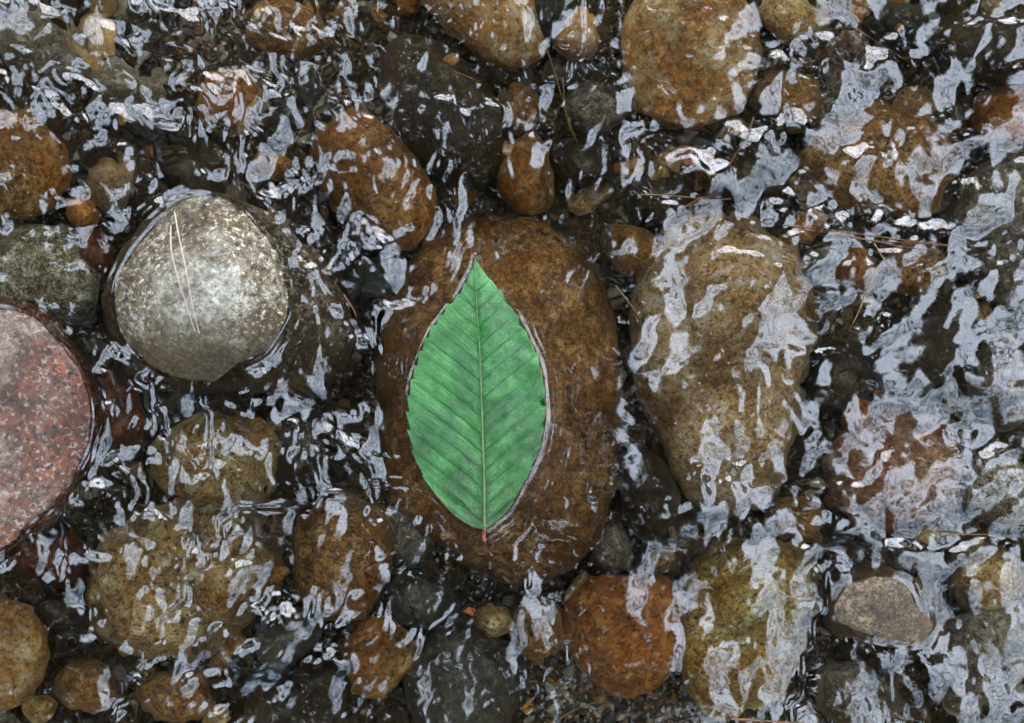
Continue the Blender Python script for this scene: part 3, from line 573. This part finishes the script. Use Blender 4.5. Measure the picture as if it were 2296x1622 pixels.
mpv = nn(nt, 'ShaderNodeMapping'); mpv.inputs['Scale'].default_value = (1, .55, 1); nt.links.new(v, mpv.inputs[0])
bp = nn(nt, 'ShaderNodeBump'); bp.inputs['Strength'].default_value = 1.; bp.inputs['Distance'].default_value = .0011
hst = noise_n(nt, lmp.outputs[0], 520, 5, .7, .8)
hsum = mth('MULTIPLY', hst, .9)
hsum0 = mth('ADD', mth('MULTIPLY', mth('MULTIPLY', noise_n(nt, mpv.outputs[0], 480, 7, .72, 1.8), low2), ramp(nt, noise_n(nt, v, 45, 4, .6), [(.42, (.15,)*3), (.56, (1.1,)*3)])), mth('MULTIPLY', noise_n(nt, v, 120, 5, .65, .8), .6))
hsum = mth('ADD', hsum, hsum0)
nt.links.new(hsum, bp.inputs['Height']); nt.links.new(bp.outputs[0], b.inputs['Normal']); nt.links.new(bp.outputs[0], b.inputs['Coat Normal'])
blade = mesh_np('leaf_blade', np.vstack([top, under])-org, faces, None, lm, leaf)
bmfix(blade)
lc = np.stack([PH*VSTEP*K, DD*K, ys[:, None]*K+0*DD], -1).reshape(-1, 3)
at_ = blade.data.attributes.new('leaf_coord', 'FLOAT_VECTOR', 'POINT'); at_.data.foreach_set('vector', np.vstack([lc, lc]).astype(np.float32).ravel())
def tube(name, pts, r0, r1, mat, parent=None, origin=(0, 0, 0), n=7, flat=1.):
    p = np.asarray(pts, float); m = len(p); tn = np.gradient(p, axis=0); tn /= np.linalg.norm(tn, axis=1, keepdims=True)+1e-12
    up = np.array([0, 0, 1.]); sd_ = np.cross(tn, up); sd_ /= np.linalg.norm(sd_, axis=1, keepdims=True)+1e-9; u2 = np.cross(sd_, tn)
    r = np.linspace(r0, r1, m)[:, None, None]; a = np.arange(n)*2*np.pi/n
    V = p[:, None]+r*(np.cos(a)[None, :, None]*sd_[:, None]+flat*np.sin(a)[None, :, None]*u2[:, None])
    vv = np.vstack([V.reshape(-1, 3), p[:1], p[-1:]])-np.asarray(origin)
    f = grid_faces(m, n, True); j = np.arange(n); j2 = (j+1) % n
    tri = np.vstack([np.stack([np.full(n, m*n), j2, j], -1), np.stack([np.full(n, m*n+1), (m-1)*n+j, (m-1)*n+j2], -1)])
    o = mesh_np(name, vv, f, tri, mat, parent); return o
rib_m = plain_mat('pale_midrib', (.10, .16, .055), (.20, .26, .11), 500, .5)
vein_m = plain_mat('leaf_vein', (.006, .05, .012), (.02, .09, .03), 500, .45)
ml = smooth_open(MI, 90); mz = leaf_z(ml[:, 0], ml[:, 1], np.zeros(90), 1, np.full(90, 100.))
tube('midrib', np.stack([(ml[:, 0]-1148)*K, (811-ml[:, 1])*K, mz+.0001], -1), .00016, .00062, rib_m, leaf, org, 8)
pt = [Z2D(p) for p in [(511, 1500), (509, 1530), (507, 1555), (513, 1578)]]; ps = smooth_open(pt, 14)
tube('stalk', np.stack([(ps[:, 0]-1148)*K, (811-ps[:, 1])*K, np.linspace(.0030, .0022, 14)], -1), .0006, .0010, plain_mat('red_stalk', (.16, .025, .018), (.30, .10, .06), 400, .4), leaf, org, 10)
NVEIN = int((y1-y0)/VSTEP)
for side, xe in ((-1, xl), (1, xr)):
    for k in range(2, NVEIN+1):
        ys0 = y0+k*VSTEP
        d = np.linspace(0, 260, 120); yy = ys0-d*SLOPE*(1-.0006*d); hw = np.abs(np.interp(yy, ys, xe)-np.interp(yy, ys, xm))
        ok = (d < hw-3) & (yy > y0+4)
        if ok.sum() < 8: continue
        d = d[ok]; yy = yy[ok]; hw = hw[ok]; xx = np.interp(yy, ys, xm)+side*d
        zz = leaf_z(xx, yy, d, side, hw)-.00004
        tube('vein', np.stack([(xx-1148)*K, (811-yy)*K, zz], -1)[::2], .00032, .00012, vein_m, leaf, org, 5)
LEAF_OUT = np.vstack([np.stack([xl, ys], -1), np.stack([xr, ys], -1)[::-1]])

# ------------------------------------------------------------------ needles, scraps, twigs
ndl_pale = plain_mat('pale_dry_needle', (.42, .30, .22), (.60, .46, .36), 300, .5)
ndl_red = plain_mat('red_brown_needle', (.13, .05, .02), (.25, .11, .05), 300, .5)
ndl_tan = plain_mat('tan_needle', (.28, .15, .05), (.42, .26, .11), 300, .5)
def needle(label, pts, z0, z1, mat, r=.0003, name='pine_needle', cat='pine needle', group=None, zs=None):
    s = smooth_open(pts, 36); z = np.linspace(z0, z1, 36) if zs is None else zs(s)
    sc = np.where(z > 0, (CAM_H-z)/CAM_H, (CAM_H-z/WATER_IOR)/CAM_H)
    W = np.stack([(s[:, 0]-1148)*K*sc, (811-s[:, 1])*K*sc, z], -1)
    t = tube(name, W, r, r*.45, mat, None, W[0], 6); t.location = W[0]
    return tag(t, label, cat, group)
dg = bpy.context.evaluated_depsgraph_get()
rock = [o for o in bpy.data.objects if o.get('label', '').startswith('pale grey speckled boulder')][0]
from mathutils.bvhtree import BVHTree
rb = BVHTree.FromObject(rock, dg)
def on_rock(s):
    z = []
    for x, y in s:
        zz = .02
        for _ in range(3):
            px, py, _z = P(x, y, zz)
            h = rb.ray_cast(Vector((px, py, .2))-rock.location, Vector((0, 0, -1)))
            if h[0] is not None: zz = h[0].z+rock.location.z
        z.append(zz)
    z = np.array(z); k = np.ones(7)/7; zp = np.pad(z, 3, mode='edge')
    return np.maximum(z, np.convolve(zp, k, 'valid'))+.0004
needle('longer pale needle of the pair on the grey boulder, reaching the top', [(391, 474), (403, 540), (418, 610), (432, 690), (447, 748)][0:5], 0, 0, ndl_pale, .00042, group=None, zs=on_rock)
needle('shorter pale needle of the pair on the grey boulder, its left one', [(383, 505), (384, 560), (398, 620), (417, 680), (437, 744)], 0, 0, ndl_pale, .00042, zs=on_rock)
needle('long red brown needle hanging down through the dark channel below the top edge', [(1195, 70), (1225, 110), (1243, 160), (1262, 225), (1282, 290), (1296, 322)], -.001, -.003, ndl_tan, .00028)
needle('second red brown needle beside the long one in the dark channel', [(1262, 172), (1265, 220), (1270, 265), (1284, 300)], -.001, -.003, ndl_tan, .00028)
needle('short tan needle slanting across the dark channel', [(1020, 160), (1045, 170), (1075, 182)], -.002, -.003, ndl_tan, .0003)
needle('long orange needle curving over the gravel at the upper right', [(1830, -20), (1870, 25), (1930, 70), (1990, 108), (2040, 140)], -.002, -.004, ndl_tan, .00028)
needle('orange needle standing steeply beside the red leaf scrap', [(1690, 262), (1675, 310), (1650, 345), (1630, 385)], .0015, .001, ndl_red, .0003)
needle('orange needle across the silver ripples above the pale boulder', [(1625, 395), (1590, 430), (1540, 462), (1480, 500)], .0012, .001, ndl_red, .0003)
needle('thin needle lying level over the pale boulder head', [(1440, 436), (1520, 440), (1600, 448), (1640, 446)], .0012, .001, ndl_red, .00026)
for k, (lab, pts) in enumerate([
    ('topmost needle of the long bundle lying across the ripples at the right', [(1760, 505), (1850, 514), (1950, 528), (2040, 540), (2125, 549)]),
    ('middle needle of the long bundle across the ripples at the right', [(1790, 513), (1880, 526), (1960, 540), (2050, 545), (2130, 552)]),
    ('lowest needle of the long bundle across the ripples at the right', [(1830, 528), (1900, 530), (1980, 545), (2040, 556), (2100, 562)])]):
    needle(lab, pts, .0016, .0014, ndl_red, .00028)
needle('pale needle slanting down right of the red brown stone', [(1960, 545), (1985, 585), (2020, 620)], .0012, .001, ndl_tan, .00026)
needle('long bent needle standing over the red brown stone', [(1975, 600), (1950, 640), (1925, 700), (1905, 740)], .0012, .0, ndl_tan, .0003)
needle('orange needle left of the pale boulder', [(1380, 640), (1405, 672), (1435, 712)], .0012, .001, ndl_red, .0003)
needle('brown twig in the black water right of the grey boulder', [(770, 660), (790, 690), (800, 712)], .0012, .001, ndl_red, .0004, 'twig', 'twig')
needle('orange twig above the emergent grey stone', [(2100, 1195), (2150, 1198), (2220, 1199)], .0012, .001, ndl_red, .00034, 'twig', 'twig')
for lab, pts, z0 in [
    ('longest red needle of the spray on the grit below the rusty boulder', [(1290, 1532), (1370, 1545), (1450, 1556), (1535, 1585)], -.020),
    ('red needle crossing the spray on the grit below the rusty boulder', [(1385, 1512), (1430, 1540), (1480, 1560), (1530, 1578)], -.018),
    ('lower red needle of the spray below the rusty boulder', [(1340, 1545), (1400, 1553), (1470, 1570), (1500, 1574)], -.022),
    ('upright red needle of the spray below the rusty boulder', [(1430, 1528), (1420, 1548), (1412, 1560)], -.020)]:
    za, zb_ = rest(*pts[0])+.0015, rest(*pts[-1])+.0015; needle(lab, pts, za, zb_, ndl_red, .0004, zs=lambda s: np.linspace(max(za, zb_), max(za, zb_)+.001, 36))
needle('tan grass stalk lying on the grit at the bottom edge', [(1250, 1610), (1290, 1590), (1340, 1572), (1365, 1565)], rest(1300, 1585)+.002, rest(1300, 1585)+.003, ndl_tan, .0004, 'grass_stalk', 'grass stalk')
needle('short red twig lying on the rusty boulder', [(1425, 1455), (1440, 1445), (1452, 1440)], rest(1425, 1455)+.0006, rest(1452, 1440)+.0006, plain_mat('red_twig', (.25, .04, .015), (.4, .09, .03), 300, .5), .0007, 'twig', 'twig')
needle('rusty twig tip under the olive boulder at the bottom edge', [(1640, 1612), (1730, 1618), (1800, 1622)], .001, .001, ndl_red, .0005, 'twig', 'twig')
needle('thin twig in the dark channel by the brown stone', [(1250, 1440), (1275, 1470), (1290, 1490)], rest(1250, 1440)+.001, rest(1290, 1490)+.003, ndl_tan, .0003, 'twig', 'twig')

def scrap(name, label, pts, z, mat, curl=.003, cat='leaf scrap'):
    q = smooth_closed(pts, 48) if len(pts) > 6 else np.asarray([np.asarray(pts[i])*(1-t)+np.asarray(pts[(i+1) % len(pts)])*t for i in range(len(pts)) for t in np.linspace(0, 1, 9)[:-1]])
    c = q.mean(0); n = len(q); V = []
    for r in np.linspace(.05, 1, 9):
        p = c+(q-c)*r; zz = z+curl*((p[:, 0]-c[0])**2)/((q[:, 0]-c[0])**2).max()+.0006*noise2(p[:, 0]/9, p[:, 1]/9, 4, 2)
        s_ = (CAM_H-zz)/CAM_H if z > 0 else (CAM_H-zz/WATER_IOR)/CAM_H
        V.append(np.stack([(p[:, 0]-1148)*K*s_, (811-p[:, 1])*K*s_, zz], -1))
    V = np.asarray(V).reshape(-1, 3); o_ = np.array(P(c[0], c[1], z)); m = len(V)
    f = grid_faces(9, n, True); j = np.arange(n); j2 = (j+1) % n
    V2 = V-np.array([0, 0, .0003]); ring = 8*n
    F = np.vstack([f, f[:, ::-1]+m, np.stack([ring+j, ring+j+m, ring+j2+m, ring+j2], -1)])
    c1 = V[:n].mean(0); tri = np.vstack([np.stack([np.full(n, 2*m), j, j2], -1), np.stack([np.full(n, 2*m+1), j2+m, j+m], -1)])
    o = mesh_np(name, np.vstack([V, V2, c1, c1-np.array([0, 0, .0003])])-o_, F, tri, mat); o.location = o_; bmfix(o)
    return tag(o, label, cat)
scrap('dead_leaf', 'rust red torn leaf scrap under the ripples near the big golden boulder', [(1508, 335), (1535, 325), (1561, 330), (1561, 368), (1540, 374), (1520, 360)], -.006, plain_mat('red_leaf', (.16, .045, .022), (.34, .13, .08), 260, .5), .0015)
scrap('dead_leaf', 'tiny yellow orange leaf lying on the grit at the bottom edge', [(1172, 1590), (1180, 1572), (1192, 1568), (1195, 1580), (1188, 1592), (1178, 1600), (1172, 1598)], rest(1184, 1585)+.0015, plain_mat('yellow_leaf', (.50, .20, .02), (.62, .30, .04), 260, .5), .001)
scrap('dead_leaf', 'pale orange leaf scrap at the end of the silver swirl below the leaf boulder', [(1040, 1372), (1050, 1360), (1066, 1368), (1060, 1382)], -.002, plain_mat('orange_leaf', (.45, .12, .03), (.6, .22, .08), 260, .5), .001)
scrap('dead_leaf', 'brown leaf scrap in the dark gap beside the oval olive stone', [(1378, 1150), (1392, 1160), (1402, 1195), (1388, 1190)], rest(1390, 1175)+.001, plain_mat('brown_leaf', (.10, .04, .015), (.2, .09, .04), 260, .5), .001)

# ------------------------------------------------------------------ water surface
def spread(ctrl, xs, ys_, sig):
    c = np.asarray(ctrl, float); num = 0; den = 1e-9
    for r in c:
        w_ = np.exp(-((xs-r[0])**2+(ys_-r[1])**2)/(2*sig*sig)); num = num+w_[..., None]*r[2:]; den = den+w_
    return num/den[..., None]
AMP = [(200, 200, 1.1), (60, 60, 1.0), (450, 350, 1.15), (600, 150, .9), (750, 60, .6), (720, 260, .95), (850, 400, .75), (1000, 200, .35), (950, 40, .4), (1150, 60, .4), (1280, 300, .6), (1200, 180, .9), (1300, 80, .5), (1545, 140, .45), (1500, 330, .8), (1750, 200, .8), (1750, 330, .9), (1900, 430, 1.1), (1650, 430, 1.0), (2000, 80, .9), (2150, 130, .6), (2250, 280, .4), (2080, 270, .6), (2250, 500, .9),
       (1450, 520, .9), (1600, 600, .7), (1600, 850, .65), (1750, 750, .55), (2000, 780, .5), (2120, 700, .55), (1900, 620, 1.1), (2200, 850, .6), (2200, 1050, .65), (1950, 1100, .75), (2100, 1500, .72), (1900, 1560, .7), (2250, 1300, .65), (1850, 1300, .9), (1650, 1400, .65), (1750, 1150, .9), (1550, 1100, .9), (1400, 1430, .16), (1350, 1590, .12), (1450, 1180, .3), (1110, 900, .10), (1300, 850, .10), (1300, 1000, .10), (1300, 1150, .28), (1310, 700, .16), (1200, 540, .25), (1090, 1240, .15), (900, 800, .45), (1000, 1350, 1.0), (1050, 1550, .5), (1200, 1400, .6), (850, 1450, 1.0), (760, 1250, .65), (450, 1200, 1.2), (300, 1350, 1.05), (550, 1400, 1.25), (150, 1150, 1.25), (450, 950, 1.3), (800, 1000, 1.25), (820, 620, 1.25), (900, 480, 1.0), (850, 400, .5), (100, 620, .5), (60, 370, .6), (60, 1450, .15), (250, 1560, .8), (680, 1570, .7), (880, 900, .7), (950, 1180, .7), (700, 760, .6), (300, 500, .6)]
ANG = [(450, 950, 92), (150, 1150, 62), (450, 350, 62), (200, 200, 50), (600, 150, 50), (900, 500, 78), (1050, 500, 88), (1200, 180, 100), (1900, 430, 25), (1750, 300, 20), (1650, 450, 30), (1545, 140, 20), (2100, 1100, 8), (1950, 1080, -12), (1500, 1050, 58), (1600, 1300, 82), (1650, 1450, 80), (2150, 1500, 60), (1950, 1520, 100), (820, 620, 40), (820, 860, 60), (700, 860, 75), (2100, 720, -35), (1300, 300, 80), (400, 1350, 85), (560, 1450, 160), (900, 1300, 120), (1000, 1400, 110), (850, 1500, 100), (1600, 700, 150), (1700, 950, 55), (2250, 500, 140), (1300, 1150, 60), (80, 600, 20), (60, 370, 50), (1000, 300, 45)]
NX, NY = 900, 636
gx = np.linspace(-60, 2356, NX); gy = np.linspace(-46, 1668, NY); cell = gx[1]-gx[0]
GX, GY = np.meshgrid(gx, gy)
cx_, cy_ = np.linspace(-60, 2356, 90), np.linspace(-46, 1668, 64); CX, CY = np.meshgrid(cx_, cy_)
Ac = spread(AMP, CX, CY, 85)[..., 0]
an = [(a, b_, math.cos(2*R(t)), math.sin(2*R(t))) for a, b_, t in ANG]
cs = spread(an, CX, CY, 120); Tc = .5*np.arctan2(cs[..., 1], cs[..., 0])
def samp(F, x, y):
    u = np.clip((x+60)/(2416)*(F.shape[1]-1), 0, F.shape[1]-1.001); v_ = np.clip((y+46)/(1714)*(F.shape[0]-1), 0, F.shape[0]-1.001)
    i = u.astype(int); j = v_.astype(int); a = u-i; b_ = v_-j
    return F[j, i]*(1-a)*(1-b_)+F[j, i+1]*a*(1-b_)+F[j+1, i]*(1-a)*b_+F[j+1, i+1]*a*b_
AM = samp(Ac, GX, GY)
def seg_dist(poly, X_, Y_):
    """signed distance to a closed polygon, negative inside"""
    p = np.asarray(poly, float); q = np.roll(p, -1, 0); d = np.full(X_.shape, 1e9); ins = np.zeros(X_.shape, bool)
    for (x1, y1_), (x2, y2) in zip(p, q):
        ex, ey = x2-x1, y2-y1_; L = ex*ex+ey*ey+1e-9
        t = np.clip(((X_-x1)*ex+(Y_-y1_)*ey)/L, 0, 1)
        d = np.minimum(d, np.hypot(X_-x1-t*ex, Y_-y1_-t*ey))
        c = ((y1_ > Y_) != (y2 > Y_)) & (X_ < (x2-x1)*(Y_-y1_)/(y2-y1_+1e-12)+x1); ins ^= c
    return np.where(ins, -d, d)
def sdf(poly, n=70, pad=140):
    P_ = smooth_closed(poly, n) if len(poly) < 60 else np.asarray(poly)[::max(1, len(poly)//110)]
    lo = P_.min(0)-pad; hi = P_.max(0)+pad; D = np.full(GX.shape, 999.)
    i0, i1 = np.searchsorted(gx, [lo[0], hi[0]]); j0, j1 = np.searchsorted(gy, [lo[1], hi[1]])
    D[j0:j1, i0:i1] = seg_dist(P_, GX[j0:j1, i0:i1], GY[j0:j1, i0:i1]); return D
Hh = np.zeros(GX.shape)
def wavelets(n, lam_lo, lam_hi, elong, slope, seed, twist=.25):
    g = np.random.default_rng(seed)
    X0 = g.uniform(-60, 2356, n); Y0 = g.uniform(-46, 1668, n); lam = g.uniform(lam_lo, lam_hi, n)
    am = samp(Ac, X0, Y0)**1.35*slope*g.choice([-1, 1], n)*g.uniform(.5, 1.4, n); th = samp(Tc, X0, Y0)+g.normal(0, twist, n)
    if lam_hi < 80: am = am*(1-.55*np.clip((X0-1330)/150, 0, 1))
    if lam_hi < 45: am = am*np.clip(.9+1.3*noise2(X0/150, Y0/150, 161, 1), .25, 1.6)      # broader, smoother sheets on the right
    for x0, y0_, l, a, t in zip(X0, Y0, lam, am, th):
        sv = elong*l*g.uniform(.7, 1.3); su = .42*l; rad = 2.6*max(su, sv)
        i0, i1 = np.searchsorted(gx, [x0-rad, x0+rad]); j0, j1 = np.searchsorted(gy, [y0_-rad, y0_+rad])
        if i1 <= i0 or j1 <= j0: continue
        dx = gx[i0:i1][None]-x0; dy = gy[j0:j1][:, None]-y0_
        vv = dx*math.cos(t)+dy*math.sin(t); uu = -dx*math.sin(t)+dy*math.cos(t)
        uu = uu+.12/l*vv*vv*g.normal(0, .5)
        Hh[j0:j1, i0:i1] += a*l/6.283*np.cos(uu*6.283/l+g.normal(0, .6))*np.exp(-uu*uu/(2*su*su)-vv*vv/(2*sv*sv))
wavelets(170, 170, 320, .6, .125, 4, 1.2)
wavelets(430, 80, 150, .5, .15, 1, .8)
wavelets(680, 60, 110, .48, .085, 2, 1.0)
wavelets(1150, 40, 72, .80, .10, 7, .3)
wavelets(2400, 22, 40, .8, .115, 3, .5)
Hh[:] = samp(Hh, GX+20*noise2(GX/62, GY/62, 131, 2), GY+20*noise2(GX/62, GY/62, 141, 2))
# smooth swells and crinkles
wx = GX+26*noise2(GX/70, GY/70, 31, 2); wy = GY+26*noise2(GX/70, GY/70, 41, 2)
Hh += AM*((5.5+2.5*np.clip((GX-1400)/200, 0, 1))*noise2(wx/105, wy/105, 51, 2)+.5*noise2(wx/32, wy/32, 71, 1))
# connected curling ridges: gradient noise stretched along the current and folded by two warps
TH = samp(Tc, GX, GY)
qx = GX+46*noise2(GX/120, GY/120, 171, 1)+17*noise2(GX/44, GY/44, 181, 1); qy = GY+46*noise2(GX/120, GY/120, 191, 1)+17*noise2(GX/44, GY/44, 201, 1)
TM = np.round(TH/(np.pi/6)).astype(int)
acc = np.zeros_like(Hh); wsum = np.zeros_like(Hh)
for k in range(6):       # six fixed directions blended by how close the local current is to each
    t = k*np.pi/6; wk = np.clip(np.cos(2*(TH-t)), 0, 1)**4
    u_ = qx*math.cos(t)+qy*math.sin(t); v_ = -qx*math.sin(t)+qy*math.cos(t)
    acc += wk*(3.4*noise2(u_/78, v_/44, 211+k, 1)+1.35*noise2(u_/38, v_/23, 231+k, 1)); wsum += wk
Hh += AM**1.2*acc/wsum
# calmer sheet over the leaf boulder next to the leaf
dl = sdf(LEAF_OUT); dg1 = sdf(W_GREY); dp1 = sdf(W_PINK); ds1 = sdf(W_SMALL)
def rings(D, lam, dec, slope, ph=0., wob=5, seed=0, start=0):
    d = np.maximum(D-start, 0)+wob*noise2(GX/55, GY/55, seed, 2)*np.clip(D/15, 0, 1); return slope*lam/6.283*np.cos(6.283*d/lam+ph)*np.exp(-np.maximum(D-start, 0)/dec)*(D > -6)
modu = lambda s_: np.clip(.65+.8*noise2(GX/85, GY/85, s_, 2), .05, 1.4)
Hh *= np.clip(dl/70, .12, 1)*np.clip(dg1/40, .25, 1)*np.clip(dp1/40, .25, 1)*np.clip(ds1/30, .3, 1)
Hh += rings(dl, 14, 30, .30, 0, 7, 101, 4)*modu(5)
Hh += rings(dg1, 16, 30, .26, .5, 4, 111)*modu(6)+rings(dp1, 15, 34, .30, .5, 5, 121)*modu(7)+rings(ds1, 15, 24, .22, .5, 5, 131)*modu(8)
for D, a in ((dg1, 1.6), (dp1, 1.4), (ds1, 1.2)): Hh += a*np.exp(-np.maximum(D, 0)/8.)
Hh *= 1.0
Hh = np.where(dl < 6, np.minimum(Hh, 1.0), Hh); Hh = Hh*(1-np.clip(-dl/10, 0, 1))
Hh += 2.6*np.exp(-np.abs(dl-1)/11.)*np.clip(.8+.5*noise2(GX/60, GY/60, 151, 2), .3, 1.3)
Hz = Hh*K
pad = 36
bx_ = (gx-1148)*K; by_ = (811-gy)*K
e = np.linspace(0, 1, pad+1)[1:]; st = bx_[1]-bx_[0]; ext = st*pad*e*1.5+(1.3-st*pad*1.5)*e**3
FX = np.concatenate([(bx_[0]-ext)[::-1], bx_, bx_[-1]+ext]); FY = np.concatenate([(by_[0]+ext)[::-1], by_, by_[-1]-ext])
WZ = np.pad(Hz, pad, mode='edge')
fx = np.concatenate([(1-e)[::-1], np.ones(NX), 1-e]); fy = np.concatenate([(1-e)[::-1], np.ones(NY), 1-e])
WX, WY = np.meshgrid(FX, FY)
WZ = WZ*np.minimum(fx[None], fy[:, None])
f = grid_faces(len(FY), len(FX))
pass
wm = bpy.data.materials.new('creek_water'); wm.use_nodes = True; nt = wm.node_tree; nt.nodes.clear()
mo = nn(nt, 'ShaderNodeOutputMaterial'); rf = nn(nt, 'ShaderNodeBsdfRefraction'); gl = nn(nt, 'ShaderNodeBsdfGlossy'); mx = nn(nt, 'ShaderNodeMixShader'); fr = nn(nt, 'ShaderNodeFresnel')
rf.inputs['IOR'].default_value = WATER_IOR; rf.inputs['Roughness'].default_value = 0; rf.inputs['Color'].default_value = (.97, .95, .86, 1)
gl.inputs['Roughness'].default_value = 0; gl.inputs['Color'].default_value = (1, 1, 1, 1); fr.inputs['IOR'].default_value = 1.80
nt.links.new(fr.outputs[0], mx.inputs[0]); nt.links.new(rf.outputs[0], mx.inputs[1]); nt.links.new(gl.outputs[0], mx.inputs[2]); nt.links.new(mx.outputs[0], mo.inputs[0])
tc = nn(nt, 'ShaderNodeTexCoord')
bp = nn(nt, 'ShaderNodeBump'); bp.inputs['Strength'].default_value = .06; bp.inputs['Distance'].default_value = .0004
nt.links.new(noise_n(nt, tc.outputs['Object'], 260, 3, .5, .6), bp.inputs['Height'])
for s_ in (rf, gl, fr): nt.links.new(bp.outputs[0], s_.inputs['Normal'])
water = mesh_np('water', np.stack([WX, WY, WZ], -1).reshape(-1, 3), f, None, wm)
tag(water, 'clear rippled creek water running over the stones', kind='structure')

# ------------------------------------------------------------------ woodland roof over the creek (seen mirrored in the water)
g = np.random.default_rng(77)
def canopy(n, r0, r1, size):
    # leaves hang on a vault 7.5 m up that comes down to the banks; the sky shows along the run of the creek
    th = g.uniform(0, 2*np.pi, n); r = np.sqrt(r0*r0+(r1*r1-r0*r0)*g.random(n)); x = r*np.cos(th); y = r*np.sin(th)
    z = 7.5*np.sqrt(np.clip(1-(r/17.)**2, .02, 1))+g.normal(0, .35, n)
    ux, uy = x/z, y/z
    def hole(cx, cy, rx, ry, a):
        a = R(a); dx, dy = ux-cx, uy-cy; return np.hypot((dx*math.cos(a)+dy*math.sin(a))/rx, (-dx*math.sin(a)+dy*math.cos(a))/ry)
    nz = .15*noise2(ux/.16, uy/.16, 5, 3)
    q = np.minimum(np.minimum(hole(*GAP1), hole(*GAP2)), hole(*GAP3))
    pr = np.clip((q+nz-.88)/.20, 0, 1)**1.5
    spray = np.abs(noise2(ux/.19+3, uy/.19, 15, 1))      # leafy boughs reaching across the open sky
    pr = np.maximum(pr, .8*np.clip(1.6-spray/.035, 0, 1))
    keep = (g.random(n) < pr) & (noise2(ux/.055, uy/.055, 9, 2) < CHINK)
    x, y, z = x[keep], y[keep], z[keep]; m = len(x)
    s = size*g.uniform(.6, 1.3, m)
    a = g.normal(0, 1, (m, 3)); a /= np.linalg.norm(a, axis=1, keepdims=True); a[:, 2] *= .45
    b_ = np.cross(a, g.normal(0, 1, (m, 3))); b_ /= np.linalg.norm(b_, axis=1, keepdims=True)
    c = np.stack([x, y, z], -1); a = a*s[:, None]; b_ = b_*s[:, None]*.55
    return np.stack([c-a, c+b_-a*.1, c+a, c-b_-a*.1], 1).reshape(-1, 3)
GAP1 = (.72, -.34, .63, .84, -22)
GAP2 = (-.66, .46, .50, .38, -36)
GAP3 = (.05, 1.05, .60, .52, 0)
CHINK = .80
V = np.vstack([canopy(75000, 0, 7, .13), canopy(45000, 6.5, 16.5, .26)]); F = np.arange(len(V)).reshape(-1, 4)
LV = []; LF = []; nb = 0
def limb(p0, d0, length, r0, depth):
    global nb
    m = 9; p = np.array(p0, float); d = np.array(d0, float); pts = [p.copy()]
    for k in range(m-1):
        d = d+g.normal(0, .16, 3)*(1, 1, .5); d /= np.linalg.norm(d); p = p+d*length/(m-1); pts.append(p.copy())
        if depth and k > 1 and g.random() < .8:
            a = d+g.normal(0, .6, 3)*(1, 1, .4); limb(p, a/np.linalg.norm(a), length*.42, r0*.4, depth-1)
    pts = np.array(pts); tn = np.gradient(pts, axis=0); tn /= np.linalg.norm(tn, axis=1, keepdims=True)
    s1 = np.cross(tn, (0, 0, 1.)); s1 /= np.linalg.norm(s1, axis=1, keepdims=True)+1e-9; s2 = np.cross(s1, tn); r = np.linspace(r0, r0*.25, m)[:, None]
    ring = np.stack([pts+r*(math.cos(a)*s1+math.sin(a)*s2) for a in (0, 1.57, 3.14, 4.71)], 1)
    LV.append(ring.reshape(-1, 3)); LF.append(grid_faces(m, 4, True)+nb); nb += m*4
for k in range(46):
    a = g.uniform(0, 6.28); r_ = g.uniform(7.5, 11); p0 = (r_*math.cos(a), r_*math.sin(a), g.uniform(3.5, 6)); a2 = a+math.pi+g.normal(0, .45)
    limb(p0, (math.cos(a2), math.sin(a2), .12), g.uniform(5, 8.5), g.uniform(.05, .11), 2)
F = np.vstack([F]+[f_+len(V) for f_ in LF]); V = np.vstack([V]+LV)
cm, nt, b, out = new_mat('canopy_leaves')
geo = nn(nt, 'ShaderNodeNewGeometry')
nt.links.new(ramp(nt, geo.outputs['Random Per Island'], [(0, (.03, .040, .014)), (1, (.09, .10, .035))]), b.inputs['Base Color']); b.inputs['Roughness'].default_value = .7
can = mesh_np('forest_canopy', V, F, None, cm, smooth=False); tag(can, 'dark leafy tree cover over the creek, seen only mirrored in the water', kind='stuff')
